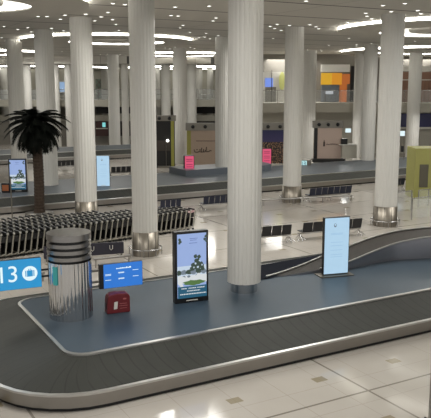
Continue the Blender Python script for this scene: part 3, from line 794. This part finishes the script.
local_rect(398, 436, 72, 103, 77.2, sh2, 'panel', BRN); local_rect(398, 436, 66, 71, 77.2, sh2, 'fascia', WHITE); local_rect(398, 436, 79.5, 80.3, 77.2, sh2, 'rail_line', WHITE, .05, -.06)
for k in range(8): local_rect(400+k*4, 400.8+k*4, 81, 103, 77.2, sh2, 'mullion', mat('dark_brown', (84, 60, 48), .6) if k == 0 else bpy.data.materials['dark_brown'], .05, -.06)
local_rect(355, 366, 70, 103, 77.2, sh2, 'dark_side_opening', DARK)
sh3 = empty('upper_lit_window', Q(264, 103, 77), 'bright upper floor window with small blue light beside yellow disc', 'window')
local_rect(262, 288, 72, 103, 77, sh3, 'pale_glazing', WHITE); local_rect(265, 273, 78, 87, 77, sh3, 'blue_light', mat('blue_light', (120, 150, 235), emit=.9), .05, -.06)
local_rect(265, 276, 87, 103, 77, sh3, 'grey_screen', GREYM, .05, -.08); local_rect(271, 272, 70, 103, 77, sh3, 'dark_mullion', DARK, .05, -.12)
b = MB(); q0 = Q(282, 81, 76.8)-sh3.location; b.add([(q0.x+.32*math.cos(k*2*PI/24), q0.y, q0.z+.95*math.sin(k*2*PI/24)) for k in range(24)]+[(q0.x+.32*math.cos(k*2*PI/24), q0.y+.1, q0.z+.95*math.sin(k*2*PI/24)) for k in range(24)], [tuple(range(24))]+[(k, (k+1) % 24, 24+(k+1) % 24, 24+k) for k in range(24)]); b.build('yellow_disc', mat('pale_yellow_disc', (205, 208, 130), .5), sh3)
# dark blue openings below the right slab
ob = empty('blue_shop_window', Q(398, 127, 75.5), 'dark blue shop window under the right upper floor', 'shop window')
local_rect(398, 436, 113.5, 127, 75.5, ob, 'dark_blue_glass', mat('deep_blue', (22, 20, 84), .3)); local_rect(395, 436, 127, 129, 75.5, ob, 'sill', WHITE, .3, -.2)
ob2 = empty('counter_screen', Q(398, 152, 60), 'small white monitor on a dark bracket beside the yellow booth', 'monitor')
local_rect(399.5, 405, 131, 136, 60, ob2, 'screen', WHT, .05); local_rect(401, 404, 146, 152, 60, ob2, 'dark_bracket', BLACK, .1); local_rect(403.8, 404.6, 131, 160, 60, ob2, 'pole', GREYM, .06, .12)
# ceiling mounted lamp at board right, small monitors
ob3 = empty('wall_monitor', Q(346, 132.5, 64), 'small lit monitor on the wall right of the beige hoarding', 'monitor')
local_rect(345.5, 351, 128.5, 132.5, 64, ob3, 'screen', WHT, .06); local_rect(350.8, 351.6, 126, 158, 64, ob3, 'pole', GREYM, .06, .1)
ob4 = empty('service_counter', Q(341, 158, 62), 'pale service counter with dark equipment right of beige hoarding', 'counter')
local_rect(342, 357, 145, 158, 62, ob4, 'counter_body', WALLM, .8); local_rect(341.5, 348, 139, 145, 62, ob4, 'dark_equipment', BLACK, .4, .2); local_rect(340, 357, 144.5, 145.3, 62, ob4, 'counter_top', WHITE, 1.0, -.1)
# middle / left upper level at 85 m
e2 = Q(0, 100, 86); f2 = Q(0, 106.5, 86); xr = Q(238, 100, 86).x
struct(MB().bx(-60, xr, 86, 96, f2.z, e2.z).build('wall_mezzanine_left', WALLM))
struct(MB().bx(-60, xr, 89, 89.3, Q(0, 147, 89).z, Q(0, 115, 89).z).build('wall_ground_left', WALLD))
struct(MB().bx(-60, xr, 88.4, 89, Q(0, 121, 88.4).z, Q(0, 115, 88.4).z).build('trim_1', WALLM))
struct(MB().bx(-60, 60, 104, 104.3, e2.z, CZ).build('wall_upper_left', WALLM))
g3 = empty('glass_balustrade', (-58, 86, e2.z), 'long glass balustrade along the far left upper floor', 'balustrade')
Lx = xr+58
MB().bx(0, Lx, .03, .05, 0, 1.2).build('glass_pane', GL, g3); MB().tube([(0, .04, 1.25), (Lx, .04, 1.25)], .035, 6).build('handrail', CHROME, g3)
MB().tube([(0, .04, .65), (Lx, .04, .65)], .025, 6).build('midrail', CHROME, g3)
x = 28.0
while x < Lx: MB().bx(x-.03, x+.03, 0, .06, 0, 1.25).build('post', GREYM, g3); x += 2.0
for px0, px1, lab in ((-8, 32, 'grey ground floor shop bay at the far left'), (56, 72, 'dark ground floor shop opening seen right of the palm'), (96, 108, 'dark red far shop opening with a small cyan screen'), (119, 131, 'dark narrow far shop opening right of the slim column'), (186, 222, 'black far shop opening above the sand hoarding')):
    o = empty('shop_opening', Q(px0, 147, 88.1), lab, 'shop front')
    local_rect(px0, px1, 121.5, 136, 88.1, o, 'dark_interior', mat('dark_red_interior', (58, 34, 30), .7) if px0 == 96 else (WALLD if px0 < 60 else DARK), .3)
    if px0 != 96:
        local_rect(px0, px1, 136.5, 147, 88.1, o, 'counter', WALLD, .3)
    if px0 > 90: local_rect(px0, px1, 107, 113.5, 88.1, o, 'dark_transom', DARK, .3, .1)
    if px0 == 96:
        local_rect(102.5, 105.5, 122.5, 127, 88.1, o, 'cyan_screen', mat('cyan_screen', (130, 215, 215), emit=.9), .05, -.08); local_rect(96, 108, 128, 129, 88.1, o, 'shelf', WALLM, .1, -.1)
b = None
o = empty('window_screen', Q(60, 92, 103.8), 'pale blue lit window on the far left upper floor', 'window')
local_rect(59, 66, 82, 92, 103.8, o, 'pane', mat('pale_blue_glow', (150, 180, 215), emit=.8)); local_rect(58.5, 66.5, 92, 92.8, 103.8, o, 'sill', WHITE, .3, -.1)
o = empty('lattice_screen', Q(96, 98, 103.8), 'greenish lattice glass screen on the far upper floor', 'screen')
local_rect(96, 102, 79, 98, 103.8, o, 'glass', mat('green_glass', (120, 135, 122), .3), .16)
b = MB()
for k in range(3):
    p0 = Q(96.3, 97-6*k, 103.7)-o.location; p1 = Q(101.7, 91-6*k, 103.7)-o.location; b.tube([p0, p1], .08, 4); p0 = Q(101.7, 97-6*k, 103.7)-o.location; p1 = Q(96.3, 91-6*k, 103.7)-o.location; b.tube([p0, p1], .08, 4)
b.build('lattice', GREYM, o)
